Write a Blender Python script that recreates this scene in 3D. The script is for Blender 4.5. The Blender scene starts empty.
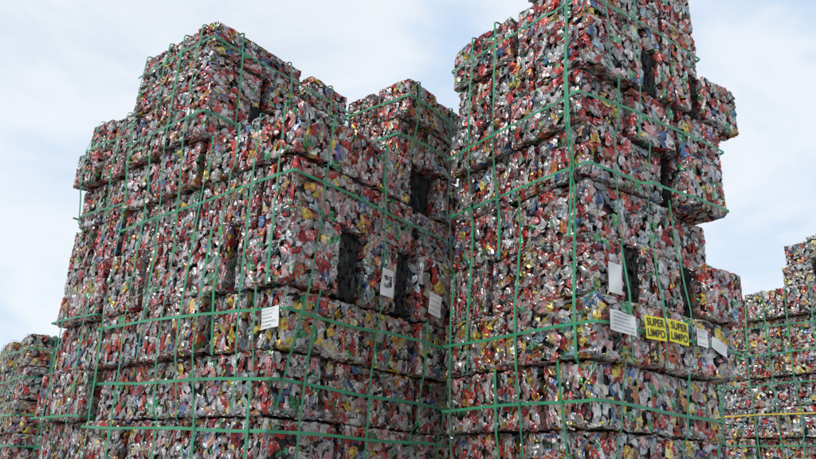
import bpy, math, random
import numpy as np
from mathutils import Matrix, Vector
random.seed(7)
scene = bpy.context.scene
scene.view_settings.view_transform = 'Standard'
scene.view_settings.look = 'None'
scene.view_settings.exposure = 0

# ------------------------------------------------------------ materials
def nt(name):
    m = bpy.data.materials.new(name); m.use_nodes = True
    n = m.node_tree.nodes; l = m.node_tree.links
    return m, n, l, n['Principled BSDF']

def ramp(n, stops):
    r = n.new('ShaderNodeValToRGB'); r.color_ramp.interpolation = 'CONSTANT'
    e = r.color_ramp.elements
    tot = sum(s[0] for s in stops); acc = 0
    for i, (w, c) in enumerate(stops):
        if i < 2: el = e[i]; el.position = acc / tot
        else: el = e.new(acc / tot)
        el.color = (*c, 1); acc += w
    return r

SILV=(.58,.57,.57); WHT=(.68,.66,.66); RED=(.56,.075,.07); DRED=(.34,.045,.05); BLU=(.10,.19,.40); GRN=(.10,.35,.16)
YEL=(.76,.57,.11); BLK=(.04,.04,.045); ORG=(.62,.24,.08); PNK=(.68,.37,.37); LBL=(.34,.48,.56); GRY=(.33,.32,.32); BRN=(.25,.14,.09)
PAL = {
 'mixed': [(27,SILV),(19,RED),(6,WHT),(3,BLU),(11,GRY),(7,DRED),(5,GRN),(3,YEL),(6,BLK),(11,PNK),(2,LBL),(3,BRN),(2,ORG)],
 'gold':  [(24,SILV),(11,RED),(7,WHT),(3,BLU),(9,GRY),(5,DRED),(5,GRN),(16,YEL),(7,BLK),(8,PNK),(2,LBL),(4,ORG)],
 'silver':[(32,SILV),(10,RED),(8,WHT),(3,BLU),(13,GRY),(3,DRED),(4,GRN),(9,YEL),(8,BLK),(4,PNK),(2,LBL),(2,ORG)],
 'gap_shade':  [(60,(.008,.008,.009)),(12,(.03,.027,.027)),(6,(.05,.01,.01)),(5,(.06,.06,.06))],  # near-black tones: shade of the hollows between bales, put into the colour
}
def can_material(key):
    m, n, l, b = nt('crushed_cans_' + key)
    at = n.new('ShaderNodeAttribute'); at.attribute_name = 'cid'
    cap = n.new('ShaderNodeAttribute'); cap.attribute_name = 'cap'
    oi = n.new('ShaderNodeObjectInfo')
    def wn(off):
        c = n.new('ShaderNodeCombineXYZ'); a = n.new('ShaderNodeMath'); a.operation='ADD'; a.inputs[1].default_value = off
        l.new(oi.outputs['Random'], a.inputs[0])
        l.new(at.outputs['Fac'], c.inputs[0]); l.new(a.outputs[0], c.inputs[1])
        w = n.new('ShaderNodeTexWhiteNoise'); w.noise_dimensions='2D'; l.new(c.outputs[0], w.inputs['Vector'])
        return w.outputs['Value']
    r1 = ramp(n, PAL[key]); l.new(wn(0.0), r1.inputs[0])
    tc = n.new('ShaderNodeTexCoord')
    col = r1.outputs[0]
    if key!='gap_shade':
        r2 = ramp(n, [(34,SILV),(18,WHT),(18,RED),(3,BLU),(8,GRN),(8,YEL),(9,BLK)]); l.new(wn(3.7), r2.inputs[0])
        no = n.new('ShaderNodeTexNoise'); no.inputs['Scale'].default_value = 28; no.inputs['Detail'].default_value = 2; no.inputs['Distortion'].default_value=1.2
        l.new(tc.outputs['Object'], no.inputs['Vector'])
        mk = n.new('ShaderNodeMapRange'); mk.inputs[1].default_value=.57; mk.inputs[2].default_value=.59; l.new(no.outputs['Fac'], mk.inputs[0])
        mix = n.new('ShaderNodeMix'); mix.data_type='RGBA'
        l.new(mk.outputs[0], mix.inputs[0]); l.new(col, mix.inputs[6]); l.new(r2.outputs[0], mix.inputs[7])
        mc = n.new('ShaderNodeMix'); mc.data_type='RGBA'; mc.inputs[7].default_value=(.6,.6,.6,1)
        l.new(cap.outputs['Fac'], mc.inputs[0]); l.new(mix.outputs[2], mc.inputs[6])
        col=mc.outputs[2]
    g = n.new('ShaderNodeTexNoise'); g.inputs['Scale'].default_value = 14; g.inputs['Detail'].default_value = 3; g.inputs['Roughness'].default_value=.7
    l.new(tc.outputs['Object'], g.inputs['Vector'])
    gm = n.new('ShaderNodeMapRange'); gm.inputs[1].default_value=.36; gm.inputs[2].default_value=.58; gm.inputs[3].default_value=.42; gm.inputs[4].default_value=1
    l.new(g.outputs['Fac'], gm.inputs[0])
    mu = n.new('ShaderNodeMix'); mu.data_type='RGBA'; mu.blend_type='MULTIPLY'; mu.inputs[0].default_value=1
    l.new(col, mu.inputs[6]); l.new(gm.outputs[0], mu.inputs[7])
    l.new(mu.outputs[2], b.inputs['Base Color'])
    b.inputs['Metallic'].default_value=.6 if key!='gap_shade' else 0; b.inputs['Roughness'].default_value=.36 if key!='gap_shade' else .7
    bn = n.new('ShaderNodeTexNoise'); bn.inputs['Scale'].default_value=60; bn.inputs['Detail'].default_value=1
    l.new(tc.outputs['Object'], bn.inputs['Vector'])
    bu = n.new('ShaderNodeBump'); bu.inputs['Strength'].default_value=.7; bu.inputs['Distance'].default_value=.006
    l.new(bn.outputs['Fac'], bu.inputs['Height']); l.new(bu.outputs[0], b.inputs['Normal'])
    return m
MATS = {k: can_material(k) for k in PAL}

def simple(name, col, rough=.6, metal=0, var=.25, scale=8):
    m, n, l, b = nt(name)
    tc = n.new('ShaderNodeTexCoord'); no = n.new('ShaderNodeTexNoise'); no.inputs['Scale'].default_value=scale; no.inputs['Detail'].default_value=5
    l.new(tc.outputs['Object'], no.inputs['Vector'])
    mr = n.new('ShaderNodeMapRange'); mr.inputs[3].default_value=1-var; mr.inputs[4].default_value=1+var; l.new(no.outputs['Fac'], mr.inputs[0])
    mu = n.new('ShaderNodeMix'); mu.data_type='RGBA'; mu.blend_type='MULTIPLY'; mu.inputs[0].default_value=1; mu.inputs[6].default_value=(*col,1)
    l.new(mr.outputs[0], mu.inputs[7]); l.new(mu.outputs[2], b.inputs['Base Color'])
    b.inputs['Roughness'].default_value=rough; b.inputs['Metallic'].default_value=metal
    return m
M_CORE = simple('bale_core_shade', (.02,.018,.018), .8)  # near-black so crevices between cans look shaded; shade held in the colour
M_STRAP = simple('green_strap', (.045,.27,.14), .4, 0, .5, 3)
M_YSTRAP = simple('yellow_strap', (.6,.45,.05), .4)
M_WOOD = simple('pallet_wood', (.22,.15,.09), .8)
M_PAPER = simple('paper', (.72,.73,.74), .6, 0, .16)
M_YEL = simple('yellow_card', (.84,.74,.03), .5, 0, .14)
M_INK = simple('ink', (.02,.02,.02), .6)
M_GROUND = simple('yard_concrete', (.28,.27,.25), .85, 0, .3, .8)

# ------------------------------------------------------------ bale template
def template(name, dims, seed):
    rg = np.random.default_rng(seed)
    h = np.array(dims)/2
    S, R = 8, 4
    cen=[];U=[];V=[];N=[];NAR=[]
    for ax in range(3):
        sp=.060 if ax==0 else .068
        a, b = [i for i in range(3) if i != ax]
        na = round(dims[a]/sp); nb = round(dims[b]/sp)
        for sg in (-1,1):
            ga, gb = np.meshgrid((np.arange(na)+.5)/na*2-1, (np.arange(nb)+.5)/nb*2-1)
            k = ga.size
            p = np.zeros((k,3)); p[:,a]=ga.ravel()*(h[a]-.006)+rg.normal(0,.016,k); p[:,b]=gb.ravel()*(h[b]-.006)+rg.normal(0,.016,k)
            p[:,ax]=sg*(h[ax]-rg.uniform(.000,.036,k))
            nn=np.zeros((k,3)); nn[:,ax]=sg; nn+=rg.normal(0,.22,(k,3)); nn/=np.linalg.norm(nn,axis=1)[:,None]
            t=rg.normal(0,1,(k,3)) 
            if ax==0: t[:,2]*=.35
            if ax==1: t[:,2]*=.8
            u=np.cross(nn,t); u/=np.linalg.norm(u,axis=1)[:,None]; v=np.cross(nn,u)
            cen.append(p);U.append(u);V.append(v);N.append(nn); NAR.append(np.full(k,.75 if ax==0 else 1.0))
    cen=np.vstack(cen);U=np.vstack(U);V=np.vstack(V);N=np.vstack(N);NAR=np.concatenate(NAR)
    K=len(cen)
    cid=rg.uniform(0,1,K); disc=rg.uniform(0,1,K)<.15
    L=rg.uniform(.07,.13,K); L[disc]=rg.uniform(.016,.03,disc.sum())
    rad=rg.uniform(.033,.047,K)*NAR; rad[disc]=rg.uniform(.028,.034,disc.sum())
    sq=rg.uniform(.18,.40,K)
    ring=np.linspace(-.5,.5,R)
    ang=np.arange(S)/S*2*np.pi
    P=np.zeros((K,R*S+2,3))
    A=np.where(disc[:,None],N,U); B=V; C=np.where(disc[:,None],U,N)
    B=B*np.where(disc,1.0,1.05)[:,None]; C=C*np.where(disc,rg.uniform(.75,1,K),sq)[:,None]
    fold=rg.normal(0,.014,(K,R)); fold2=rg.normal(0,.028,(K,R))
    for i in range(R):
        rr=rad[:,None]*(1+rg.normal(0,.16,(K,S)))*(0.93 if i in(0,R-1) else 1)
        tw=rg.normal(0,.15,(K,1))
        c=np.cos(ang+tw)*rr; s=np.sin(ang+tw)*rr
        pt = cen[:,None,:]+A[:,None,:]*(ring[i]*L+rg.normal(0,.003,K))[:,None,None]+B[:,None,:]*(c+fold[:,i:i+1]*(~disc)[:,None])[:,:,None]+C[:,None,:]*(s+fold2[:,i:i+1]*(~disc)[:,None])[:,:,None]
        P[:,i*S:(i+1)*S]=pt
    P[:,R*S]=P[:,0:S].mean(1)+A*.003; P[:,R*S+1]=P[:,(R-1)*S:R*S].mean(1)-A*.003
    P+=rg.normal(0,.0024,P.shape)
    P=P.reshape(-1,3)
    ph=rg.uniform(0,6.28,(3,4)); 
    bul=np.zeros_like(P)
    for ax in range(3):
        a,b=[i for i in range(3) if i!=ax]
        bul[:,ax]=.008*np.sin(P[:,a]*9+ph[ax,0])*np.cos(P[:,b]*11+ph[ax,1])+.004*np.sin(P[:,a]*27+P[:,b]*21+ph[ax,2])
    hh=h[None,:]-.006+bul+rg.uniform(-.006,.007,P.shape)
    r=.020
    inner=hh-r
    q=np.abs(P)-inner; qp=np.maximum(q,0); d=np.linalg.norm(qp,axis=1)
    sc=np.where(d>r, (r+(d-r)*.14)/np.maximum(d,1e-6), 1)
    newabs=np.where(q>0, inner+qp*sc[:,None], np.abs(P))
    P=np.sign(P)*newabs
    nv=R*S+2
    f=[]
    for i in range(R-1):
        for j in range(S):
            f.append((i*S+j,i*S+(j+1)%S,(i+1)*S+(j+1)%S,(i+1)*S+j))
    t=[]
    for j in range(S):
        t.append((R*S,(j+1)%S,j)); t.append((R*S+1,(R-1)*S+j,(R-1)*S+(j+1)%S))
    f=np.array(f);t=np.array(t)
    off=(np.arange(K)*nv)[:,None,None]
    Q=(f[None]+off).reshape(-1,4); T=(t[None]+off).reshape(-1,3)
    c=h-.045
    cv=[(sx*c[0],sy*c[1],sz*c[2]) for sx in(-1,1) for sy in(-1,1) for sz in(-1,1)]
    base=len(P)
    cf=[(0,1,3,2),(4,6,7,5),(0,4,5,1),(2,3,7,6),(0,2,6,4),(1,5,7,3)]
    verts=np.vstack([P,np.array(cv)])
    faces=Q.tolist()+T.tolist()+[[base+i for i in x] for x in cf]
    me=bpy.data.meshes.new(name); me.from_pydata(verts.tolist(),[],faces)
    at=me.attributes.new('cid','FLOAT','FACE')
    ids=np.concatenate([np.repeat(cid,len(f)),np.repeat(cid,len(t)),np.zeros(6)]).astype(np.float32)
    at.data.foreach_set('value',ids)
    ca=me.attributes.new('cap','FLOAT','FACE')
    cp=np.concatenate([np.zeros(len(Q)),np.repeat((rg.uniform(0,1,K)<.7).astype(float),len(t)),np.zeros(6)]).astype(np.float32)
    ca.data.foreach_set('value',cp)
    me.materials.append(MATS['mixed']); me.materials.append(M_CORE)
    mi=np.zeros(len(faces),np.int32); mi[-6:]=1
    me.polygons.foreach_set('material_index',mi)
    me.update()
    return me
TEMPL=[]
for i,d in enumerate([(.57,.80,.45),(.57,.80,.45),(.57,.80,.45),(.64,.62,.44),(.64,.62,.44),(.64,.62,.44),(.48,.62,.56)]):
    TEMPL.append((d,template('bale_mesh_%d'%i,d,100+i)))

def link(o,parent=None):
    scene.collection.objects.link(o)
    if parent: o.parent=parent
    return o

class Stack:
    def __init__(s,name,x,y,theta,mat='mixed',seed=1):
        s.e=bpy.data.objects.new(name,None); s.e.empty_display_size=.3
        s.e.location=(x,y,0); s.e.rotation_euler=(0,0,math.radians(theta)); link(s.e)
        s.b=[]; s.mat=mat; s.r=random.Random(seed); s.n=0
    def bale(s,x0,x1,y0,y1,z0,z1,mat=None,jit=1.0):
        r=s.r
        jx=r.gauss(0,.018)*jit; jy=r.gauss(0,.018)*jit
        if r.random()<.12: jx-=.045*jit
        if r.random()<.12: jy-=.045*jit
        d=(x1-x0,y1-y0,z1-z0)
        def cost(t): return sum(abs(math.log(d[i]/t[0][i])) for i in range(3))
        def swapped(t): return ((t[0][1],t[0][0],t[0][2]),t[1])
        opts=[(cost(t)+r.random()*.25,t,0) for t in TEMPL]+[(cost(swapped(t))+.15+r.random()*.25,t,1) for t in TEMPL]
        c,t,sw=min(opts,key=lambda o:o[0])
        dims=t[0] if not sw else (t[0][1],t[0][0],t[0][2])
        o=bpy.data.objects.new('bale_%d'%s.n,t[1]); s.n+=1
        sx,sy,sz=[(d[i]-(.014,.014,.010)[i]-(r.uniform(0,.024) if i<2 else 0))/dims[i] for i in range(3)]
        if sw: scl=(sy,sx,sz); 
        else: scl=(sx,sy,sz)
        o.scale=scl
        rz=(math.pi if r.random()<.5 else 0)+(math.pi/2 if sw else 0)+r.gauss(0,.02)*jit
        rx=math.pi if r.random()<.5 else 0
        o.rotation_mode='XYZ'; o.rotation_euler=(rx+r.gauss(0,.009),r.gauss(0,.009),rz)
        o.location=((x0+x1)/2+jx,(y0+y1)/2+jy,(z0+z1)/2)
        link(o,s.e)
        mt=mat or s.mat
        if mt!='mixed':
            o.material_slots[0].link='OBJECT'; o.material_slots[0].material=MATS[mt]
        if mt!='gap_shade': s.b.append((x0+jx,x1+jx,y0+jy,y1+jy,z0,z1))
    def depth(s,face,u,z,wu=.03,wz=.03,lim=-9):
        best=None
        for (x0,x1,y0,y1,z0,z1) in s.b:
            if z0-wz<=z<=z1+wz:
                if face=='L' and y0-wu<=u<=y1+wu: best=x0 if best is None else min(best,x0)
                if face=='R' and x0-wu<=u<=x1+wu and y0>lim: best=y0 if best is None else min(best,y0)
        return best
    def ribbon(s,pts,wid,nor,w=.02,t=.002,mat=None,name='strap'):
        vs=[];fs=[]
        for p,wd,nn in zip(pts,wid,nor):
            p=Vector(p);wd=Vector(wd).normalized()*w/2;nn=Vector(nn).normalized()*t
            vs+= [p-wd,p+wd,p+wd+nn,p-wd+nn]
        for i in range(len(pts)-1):
            a=i*4;b=a+4
            for k in range(4):
                fs.append((a+k,a+(k+1)%4,b+(k+1)%4,b+k))
        me=bpy.data.meshes.new(name); me.from_pydata([tuple(v) for v in vs],[],fs); me.materials.append(mat or M_STRAP)
        link(bpy.data.objects.new(name,me),s.e)
    @staticmethod
    def fill(v,clip=.09,W=7):
        idx=[i for i,a in enumerate(v) if a is not None]
        if not idx: return [0]*len(v)
        out=[]
        for i,a in enumerate(v):
            if a is not None: out.append(a); continue
            lo=[j for j in idx if j<i]; hi=[j for j in idx if j>i]
            if lo and hi:
                j,k=lo[-1],hi[0]; out.append(v[j]+(v[k]-v[j])*(i-j)/(k-j))
            else: out.append(v[lo[-1] if lo else hi[0]])
        med=sorted(out)[len(out)//2]
        out=[min(a,med+clip) for a in out]
        res=[]
        n=len(out)
        for i in range(n):     # taut band: bridges hollows between proud points
            m=out[i]
            for j in range(max(0,i-W),i):
                for k in range(i+1,min(n,i+W+1)):
                    m=min(m,out[j]+(out[k]-out[j])*(i-j)/(k-j))
            res.append(m)
        return res
    def vert(s,face,u,z0,z1,slant=0,w=.022,mat=None,over=True,lim=-9):
        n=max(4,int((z1-z0)/.06)); zs=[z0+(z1-z0)*i/n for i in range(n+1)]
        us=[u+slant*(i/n)+.003*math.sin(i*.35+u*9) for i in range(n+1)]
        d=s.fill([s.depth(face,uu,z,lim=lim) for uu,z in zip(us,zs)])
        pts=[];wid=[];nor=[]
        for i,(uu,z,dd) in enumerate(zip(us,zs,d)):
            dd-=.006; tw=.25*math.sin(i*.21+u*31)
            if face=='L': pts.append((dd,uu,z));wid.append((tw,1,0));nor.append((-1,tw,0))
            else: pts.append((uu,dd,z));wid.append((1,tw,0));nor.append((tw,-1,0))
        if over:
            uu,dd=us[-1],d[-1]
            if face=='L': pts+=[(dd+.02,uu,z1+.008),(dd+.5,uu,z1+.008)];wid+=[(0,1,0)]*2;nor+=[(-.7,0,.7),(0,0,1)]
            else: pts+=[(uu,dd+.02,z1+.008),(uu,dd+.5,z1+.008)];wid+=[(1,0,0)]*2;nor+=[(0,-.7,.7),(0,0,1)]
        s.ribbon(pts,wid,nor,w,mat=mat)
    def ring(s,z,ymax,xmax=None,y0=0,x0=0,dzl=0,dzr=0,w=.022,mat=None):
        if xmax is None:
            xmax=max(b[1] for b in s.b if b[4]-.03<=z<=b[5]+.03)
        n=max(3,int((ymax-y0)/.06)); ys=[ymax+(y0-ymax)*i/n for i in range(n)]
        m=max(3,int((xmax-x0)/.06)); xs=[x0+(xmax-x0)*(i+1)/m for i in range(m)]
        zl=[z+dzl*(y-y0)+.006*math.sin(y*4+z*5) for y in ys]; zr=[z+dzr*(x-x0)+.006*math.sin(x*5+z*3) for x in xs]
        dl=s.fill([s.depth('L',y,zz) for y,zz in zip(ys,zl)]); dr=s.fill([s.depth('R',x,zz,lim=y0-.15) for x,zz in zip(xs,zr)])
        if x0>0: dl=[x0]*len(ys)
        pts=[];wid=[];nor=[]
        for y,zz,d in zip(ys,zl,dl): pts.append((d-.006,y,zz));nor.append((-1,0,0))
        pts.append((dl[-1]-.004,dr[0]+.012,z));nor.append((-1,-.3,0))
        pts.append((dl[-1]+.012,dr[0]-.004,z));nor.append((-.3,-1,0))
        for x,zz,d in zip(xs,zr,dr): pts.append((x,d-.006,zz));nor.append((0,-1,0))
        pts.append((xmax+.006,dr[-1]+.02,zr[-1]));nor.append((1,0,0))
        pts.append((xmax+.006,ymax,zr[-1]));nor.append((1,.5,0))
        pts.append((x0,ymax+.01,zl[0]));nor.append((0,1,0))
        s.ribbon(pts,[(0,0,1)]*len(pts),nor,w,mat=mat)
    def pallets(s,x1,y1):
        vs=[];fs=[]
        def box(a,b):
            i=len(vs)
            for x in(a[0],b[0]):
                for y in(a[1],b[1]):
                    for z in(a[2],b[2]): vs.append((x,y,z))
            for q in [(0,1,3,2),(4,6,7,5),(0,4,5,1),(2,3,7,6),(0,2,6,4),(1,5,7,3)]: fs.append([i+j for j in q])
        y=0.02
        while y<y1-.08:
            box((0.02,y,.0),(x1-.02,y+.09,.115)); y+=.42
        x=.03
        while x<x1-.1:
            box((x,0.01,.117),(x+.1,y1-.01,.145)); x+=.15
        me=bpy.data.meshes.new('pallet'); me.from_pydata(vs,[],fs); me.materials.append(M_WOOD)
        link(bpy.data.objects.new('pallet',me),s.e)

def jl(edges,r,a=.02):
    return [edges[0]]+[e+r.uniform(-a,a) for e in edges[1:-1]]+[edges[-1]]

# ------------------------------------------------------------ right tower
T=Stack('can_bale_stack',1.274,4.765,34.7,seed=11)
zR=[.16+.45*k for k in range(14)]
offx=[.03,.02,.05,.04,.0,-.03,.0,.04,.01,-.02,.03,.0]
offy=[.05,.03,.09,.08,.05,-.05,.0,.05,.0,.04,-.06,-.03]
xend=[1.6,1.6,1.58,1.6,1.6,1.72,1.82,1.66,1.64,1.74,1.72,1.58]
for k in range(12):
    ye=jl([0,.8,1.6],T.r,.05) if k%2 else jl([0,.55,1.08,1.6],T.r,.04)
    e=xend[k]
    js=jl([0,e/3,2*e/3,e],T.r,.03)
    spans=[[js[0],js[1]],[js[1],js[2]],[js[2],js[3]]]
    rear=spans
    if k==6: spans=[[0,.40],[.62,1.13],[1.30,1.82]]; rear=[[0,.40],[.63,1.1],[1.34,1.8]]
    if k==10: spans=[[-.03,.68],[.90,1.32],[1.46,2.0]]; rear=[[0,.68],[.92,1.28],[1.46,1.74]]
    if k==8: spans=[[0,.56],[.56,1.02],[1.1,1.64]]
    for iy in range(len(ye)-1):
        for ix,(a,b) in enumerate(spans if iy==0 else rear):
            dx=offx[k]; dy=offy[k] if iy==0 else 0
            ey=0
            if iy==0 and ix==2 and k in(6,8,9): ey=-.07
            if iy==0 and ix==1 and k==9: ey=-.08
            if iy==0 and ix==2 and k==7: ey=.07
            T.bale(a+dx,b+dx,ye[iy]+dy+ey,ye[iy+1],zR[k],zR[k+1],mat='gold' if k==5 or (k==4 and T.r.random()<.4) else None)
# part layer on top, along the front only
for a,b in [(.02,.53),(.53,1.06),(1.07,1.57)]:
    T.bale(a,b,-.01,.62,zR[12],zR[13])
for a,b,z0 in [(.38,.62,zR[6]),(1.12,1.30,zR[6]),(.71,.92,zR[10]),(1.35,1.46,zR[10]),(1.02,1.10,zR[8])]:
    T.bale(a,b+.03,.06 if z0!=zR[10] else -.02,.7,z0+.01,z0+.44,mat='gap_shade',jit=0)  # added near-black fillers, hide lit side walls so the gaps look shaded
top=zR[12]
for z,a,b in [(.6,0,0),(1.1,0,0),(2.14,.0,-.02),(2.64,.015,.01),(3.84,.01,-.02),(4.42,-.02,.0),(5.3,.02,.01)]:
    T.ring(z,1.6,dzl=a,dzr=b)
for u,z0,z1,sl in [(.11,2.35,5.1,.03),(.17,3.3,zR[13],-.05),(.26,.2,2.42,.02),(.66,.2,3.78,.05),(.92,.2,2.42,.03),(.95,3.3,top,.03),(1.28,2.4,top,.02),(1.48,.2,3.3,0.03)]:
    T.vert('L',u,z0,z1,sl,over=z1>=top)
for u,z0,z1,sl in [(.30,2.4,4.66,.04),(.70,2.4,4.2,.02),(.58,4.2,zR[13],.06),(1.05,2.4,3.8,-.04),(.22,.2,2.4,.0),(.93,.2,2.4,.02),(1.42,.2,2.4,.02),(.24,4.66,zR[13],.0)]:
    T.vert('R',u,z0,z1,sl,w=.018,over=z1>=top)
T.pallets(1.6,1.6)

# ------------------------------------------------------------ left stack
Lk=Stack('can_bale_stack',-.85,4.85,50,seed=5)
XE=2.24
zL=[.16+.45*k for k in range(7)]+[3.43,3.87,4.30]
def col(st,x_edges,y_edges,z0,z1,dx=0,dy=0,**kw):
    for i in range(len(y_edges)-1):
        for j in range(len(x_edges)-1):
            st.bale(x_edges[j]+(dx if j==0 else 0),x_edges[j+1],y_edges[i]+(dy if i==0 else 0),y_edges[i+1],z0,z1,**kw)
r=Lk.r
lox=[.06,.05,.05,.05,.05,.0,-.04,.02,-.02]; loy=[.03,.02,.05,.05,.05,.0,-.06,.04,-.02]
for k in range(9):
    z0,z1=zL[k],zL[k+1]
    if k==6:
        for a,b in [(-.03,.50),(.79,1.19),(1.42,XE)]:
            Lk.bale(a,b,-.06,.58,z0,z1)
        for a,b in [(-.03,.48),(.8,1.15),(1.45,XE)]:
            Lk.bale(a,b,.64,1.25,z0,z1)
    elif k==8:
        for a,b in [(-.02,.6),(.6,1.17),(1.17,1.40),(1.76,XE)]:
            Lk.bale(a,b,-.02,.62,z0,z1)
        for a,b in [(0,.68),(.68,1.36),(1.74,XE)]:
            Lk.bale(a,b,.64,1.25,z0,z1)
    else:
        xe=jl([0,.72,1.45,XE],r,.05) if k%2 else jl([0,.56,1.1,1.66,XE],r,.04)
        ye=jl([0,.62,1.25],r,.05) if k%2==0 else jl([0,.42,.83,1.25],r,.03)
        col(Lk,xe,ye,z0,z1,lox[k],loy[k],mat='gold' if k==5 else None)
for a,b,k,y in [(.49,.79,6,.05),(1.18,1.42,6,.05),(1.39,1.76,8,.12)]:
    Lk.bale(a,b+.02,y,.66,zL[k]+.01,zL[k+1]-.01,mat='gap_shade',jit=0)  # made-up recessed fillers, coloured like the shade of a deep hole
zU=[4.3,4.84,5.17,5.5]
for k in range(12):
    z0,z1=(zL[k],zL[k+1]) if k<9 else (zU[k-9],zU[k-8])
    ye=jl([1.26,1.86,2.46],r,.04)
    dx=(lox[k]+.01 if k<9 else [-.09,-.04,-.06][k-9])
    if k==9:
        for a,b in [(-.09,.40),(.74,1.2),(1.2,1.72)]: Lk.bale(a,b,1.20,1.84,z0,z1)
        for a,b in [(-.08,.40),(.76,1.2),(1.2,1.72)]: Lk.bale(a,b,1.86,2.46,z0,z1)
        Lk.bale(.38,.76,1.23,1.95,z0+.01,z1-.01,mat='gap_shade',jit=0)  # added filler, its near-black colour stands in for shade in this gap
    else:
        col(Lk,jl([0,.58,1.15,1.72],r,.04),ye,z0,z1,dx,-.04 if k>8 else 0)
for k in range(11):
    z0,z1=(zL[k],zL[k+1]) if k<9 else (4.3+.37*(k-9),4.67+.37*(k-9))
    col(Lk,jl([0,.6,1.2],r,.04),jl([2.56,2.98,3.4],r,.04),z0,z1,[.06,.04,.02,.08,.0,.06,-.02,.0,.06,-.06,.0][k]+.03,0)
for k in range(2):
    col(Lk,jl([1.17,1.6,2.1],r,.03),[.0,.36,.72],4.3+.37*k,4.67+.37*k,0,-.04*k)
for z,a,b in [(.7,0,0),(1.3,0,0),(1.86,.02,.01),(2.2,.03,-.01),(3.72,-.01,-.02)]:
    Lk.ring(z,2.46,XE,dzl=a,dzr=b)
Lk.ring(2.68,2.46,XE,dzl=.03)
for z in (4.52,5.3): Lk.ring(z,2.46,1.72,y0=1.24)
for z in (2.0,2.9,4.0,4.75): Lk.ring(z,3.4,1.2,y0=2.56,w=.018)
for z in (4.5,4.85): Lk.ring(z,.72,2.1,x0=1.17)
for u,z0,z1,sl in [(.14,2.86,4.3,.02),(.2,.2,2.86,.06),(.42,2.0,4.3,.04),(.72,2.4,4.3,.03),(.82,.2,3.4,.04),(1.06,1.9,4.3,.05)]:
    Lk.vert('L',u,z0,z1,sl,over=z1==4.3)
for u,z0,sl in [(1.38,.2,.04),(1.68,2.4,.02),(1.98,.2,-.03),(2.34,.2,.0)]:
    Lk.vert('L',u,z0,5.5,sl)
for u,sl in [(2.72,.02),(3.15,.03)]: Lk.vert('L',u,.2,5.04,sl,w=.018)
for u,z0,z1,sl in [(.10,2.0,4.3,.24),(.34,.2,2.86,-.04),(.95,.2,4.3,.03),(1.5,.2,2.86,.03),(1.85,.2,5.04,.02),(1.3,4.3,5.04,.0)]:
    Lk.vert('R',u,z0,z1,sl,w=.018,over=z1>4)
Lk.pallets(XE,3.4)
for u in (.25,.85,1.42): Lk.vert('R',u,4.3,5.5,0,w=.018,lim=1.0)

# ------------------------------------------------------------ far stacks
Fr=Stack('can_bale_stack',6.54,10.0,35,'silver',seed=21)
for k in range(12):
    z0=.16+.45*k if k<10 else 4.66+.36*(k-10); z1=z0+(.45 if k<10 else .36)
    y1=3.0 if k<10 else 1.08
    ny=5 if k<10 else 2
    col(Fr,[0,.6,1.2],jl([y1*i/ny for i in range(ny+1)],Fr.r,.04),z0,z1,Fr.r.uniform(-.05,.06),0,jit=2.2,mat='gold' if k in (8,7,4) else None)
for i,z in enumerate([.5+.45*i for i in range(9)]): Fr.ring(z,3.0,1.2,w=.02,mat=M_YSTRAP if i==5 else M_STRAP)
for i,u in enumerate([.25,.62,1.0,1.36,1.72,2.3]): Fr.vert('L',u,.2,4.66,.02,w=.02)
Fr.pallets(1.2,3.0)
Fl=Stack('can_bale_stack',-5.12,9.96,38,'gold',seed=31)
for k in range(7):
    col(Fl,jl([0,.6,1.2,1.8],Fl.r,.04),jl([0,.6,1.2,1.8,2.4],Fl.r,.04),.16+.45*k,.61+.45*k,Fl.r.uniform(-.05,.06),0,jit=2.2,mat='mixed' if k%2 else None)
for z in [.5,1.2,1.8,2.2,2.7,3.1]: Fl.ring(z,2.4,1.8)
for u in [.3,.7,1.1,1.6,2.1]: Fl.vert('L',u,.2,3.31,.02)
for u in [.3,.8,1.3]: Fl.vert('R',u,.2,3.31,.02)
Fl.pallets(1.8,2.4)

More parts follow.
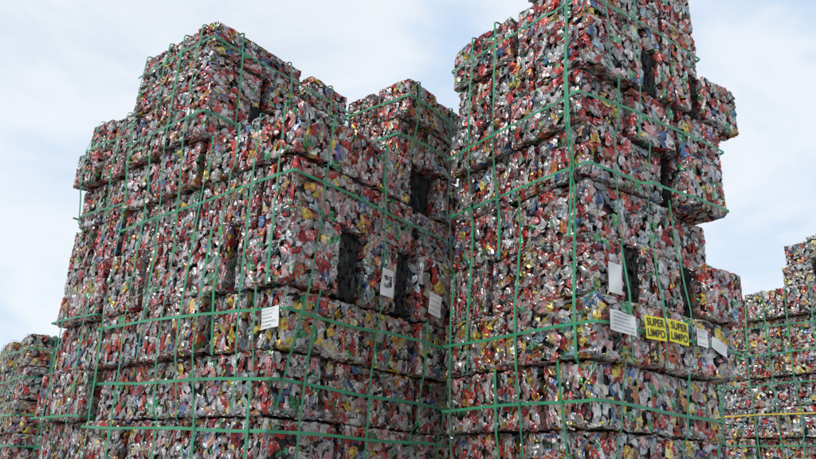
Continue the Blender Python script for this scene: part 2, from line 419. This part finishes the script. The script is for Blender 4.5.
# ------------------------------------------------------------ labels and signs
def sheet(name,st,face,u,z,w,h,mat,rot=0,lines=None,text=None,qr=False):
    d=st.depth(face,u,z,.1,.02) or 0
    nx,nz=8,6
    vs=[];fs=[]
    rg=random.Random(int(u*1000+z*77))
    p1,p2=rg.uniform(0,6),rg.uniform(0,6)
    am=.003 if text else .007
    for j in range(nz+1):
        for i in range(nx+1):
            a=(i/nx-.5)*w; b=(j/nz-.5)*h
            vs.append((a,-am*math.sin(a*22+p1)*math.cos(b*25+p2),b))
    for j in range(nz):
        for i in range(nx):
            q=j*(nx+1)+i; fs.append((q,q+1,q+nx+2,q+nx+1))
    me=bpy.data.meshes.new(name); me.from_pydata(vs,[],fs); me.materials.append(mat)
    for p in me.polygons: p.use_smooth=True
    o=bpy.data.objects.new(name,me); link(o)
    th=st.e.rotation_euler[2]
    if face=='R': loc=Vector((u,d-.03,z)); rz=th
    else: loc=Vector((d-.03,u,z)); rz=th-math.pi/2
    M=Matrix.Translation(st.e.location)@Matrix.Rotation(th,4,'Z')@Matrix.Translation(loc)
    o.location=M.translation; o.rotation_euler=(rg.uniform(-.04,.04),rot,rz)
    ms=bpy.data.meshes.new('print'); pv=[];pf=[]
    def strip(a0,a1,b0,b1):
        i=len(pv); pv.extend([(a0,-.009,b0),(a1,-.009,b0),(a1,-.009,b1),(a0,-.009,b1)]); pf.append((i,i+1,i+2,i+3))
    if lines:
        for i in range(lines):
            b=h*(.36-.72*i/max(1,lines-1)); a=-w*.4; e=w*(.4-.25*rg.random())
            while a<e:
                L=rg.uniform(.012,.03); strip(a,min(a+L,e),b-.002,b+.002); a+=L+.006
    if qr:
        n=9
        for i in range(n):
            for j in range(n):
                if rg.random()<.5:
                    c=w*.07; strip(-w*.32+i*c,-w*.32+(i+.95)*c,h*.02-w*.3+j*c,h*.02-w*.3+(j+.95)*c)
    if pv:
        ms.from_pydata(pv,[],pf); ms.materials.append(M_INK); link(bpy.data.objects.new('print',ms),o)
    if text:
        for i,tx in enumerate(text):
            cu=bpy.data.curves.new('lettering','FONT'); cu.body=tx; cu.size=h*.46; cu.align_x='CENTER'; cu.align_y='CENTER'; cu.offset=.0016
            to=bpy.data.objects.new('tmp',cu); link(to)
            bpy.context.view_layer.update()
            dg=bpy.context.evaluated_depsgraph_get()
            m2=bpy.data.meshes.new_from_object(to.evaluated_get(dg)); bpy.data.objects.remove(to)
            m2.materials.clear(); m2.materials.append(M_INK)
            ob=bpy.data.objects.new('lettering',m2); link(ob,o)
            ob.location=(0,-.0055,h*(.22-.46*i)); ob.rotation_euler=(math.pi/2,0,0)
            wd=max(v.co.x for v in m2.vertices)-min(v.co.x for v in m2.vertices)
            if wd>w*.86: ob.scale=(w*.86/wd,1,1)
    return o
sheet('paper_label',T,'R',.19,2.66,.27,.14,M_PAPER,.05,lines=5)
sheet('yellow_sign',T,'R',.54,2.675,.23,.165,M_YEL,-.04,text=['SUPER','LIMPO'])
sheet('yellow_sign',T,'R',.83,2.69,.23,.165,M_YEL,.03,text=['SUPER','LIMPO'])
sheet('paper_label',T,'R',1.12,2.69,.14,.13,M_PAPER,.05,lines=3)
sheet('paper_label',T,'R',1.38,2.66,.2,.09,M_PAPER,.3)
sheet('paper_label',T,'R',.216,2.99,.14,.22,M_PAPER,.02)
sheet('paper_label',Lk,'R',1.0,3.07,.15,.22,M_PAPER,.0,lines=None,qr=True)
sheet('paper_label',Lk,'R',1.594,3.01,.17,.19,M_PAPER,.12,lines=4)
sheet('paper_label',Lk,'L',.12,2.62,.18,.15,M_PAPER,-.06,lines=5)

# ------------------------------------------------------------ ground
me=bpy.data.meshes.new('ground'); s=600
me.from_pydata([(-s,-s,0),(s,-s,0),(s,s,0),(-s,s,0)],[],[(0,1,2,3)]); me.materials.append(M_GROUND)
link(bpy.data.objects.new('ground',me))

# ------------------------------------------------------------ sky
w=bpy.data.worlds.new('sky'); scene.world=w; w.use_nodes=True
n=w.node_tree.nodes; l=w.node_tree.links; n.clear()
sd=Vector((-.60,-.62,1.0)).normalized()
el=math.asin(sd.z); az=math.atan2(sd.x,sd.y)
out=n.new('ShaderNodeOutputWorld'); sky=n.new('ShaderNodeTexSky'); sky.sky_type='NISHITA'; sky.sun_disc=False
sky.sun_elevation=el; sky.sun_rotation=az
b1=n.new('ShaderNodeBackground'); b1.inputs[1].default_value=.15; l.new(sky.outputs[0],b1.inputs[0])
b2=n.new('ShaderNodeBackground'); b2.inputs[1].default_value=1.12
tc=n.new('ShaderNodeTexCoord'); mp=n.new('ShaderNodeMapping'); mp.inputs['Scale'].default_value=(1,1,1.8); mp.inputs['Location'].default_value=(.9,.1,.2)
l.new(tc.outputs['Generated'],mp.inputs[0])
no=n.new('ShaderNodeTexNoise'); no.inputs['Scale'].default_value=3.0; no.inputs['Detail'].default_value=8; no.inputs['Roughness'].default_value=.52; no.inputs['Distortion'].default_value=.4
l.new(mp.outputs[0],no.inputs['Vector'])
c2=n.new('ShaderNodeValToRGB'); c2.color_ramp.interpolation='EASE'; c2.color_ramp.elements[0].position=.34; c2.color_ramp.elements[0].color=(.56,.70,.87,1); c2.color_ramp.elements[1].position=.55; c2.color_ramp.elements[1].color=(.82,.86,.90,1)
e=c2.color_ramp.elements.new(.70); e.color=(.70,.77,.85,1)
l.new(no.outputs['Fac'],c2.inputs[0]); l.new(c2.outputs[0],b2.inputs[0])
mx=n.new('ShaderNodeMixShader'); mx.inputs[0].default_value=.9; l.new(b1.outputs[0],mx.inputs[1]); l.new(b2.outputs[0],mx.inputs[2]); l.new(mx.outputs[0],out.inputs[0])
su=bpy.data.lights.new('sun','SUN'); su.energy=2.4; su.angle=math.radians(10); su.color=(1,.96,.9)
so=bpy.data.objects.new('sun',su); link(so); so.rotation_euler=sd.to_track_quat('Z','Y').to_euler()

# ------------------------------------------------------------ camera
p=math.radians(19.1); ro=math.radians(2.5)
F=Vector((0,math.cos(p),math.sin(p))); U0=Vector((0,-math.sin(p),math.cos(p))); X=Vector((1,0,0))
Rv=X*math.cos(ro)+U0*math.sin(ro); Uv=-X*math.sin(ro)+U0*math.cos(ro)
cd=bpy.data.cameras.new('camera'); cd.lens=720/816*36; cd.clip_end=3000; cd.clip_start=.05
co=bpy.data.objects.new('camera',cd); link(co)
co.matrix_world=Matrix(((Rv.x,Uv.x,-F.x,0),(Rv.y,Uv.y,-F.y,0),(Rv.z,Uv.z,-F.z,1.6),(0,0,0,1)))
scene.camera=co
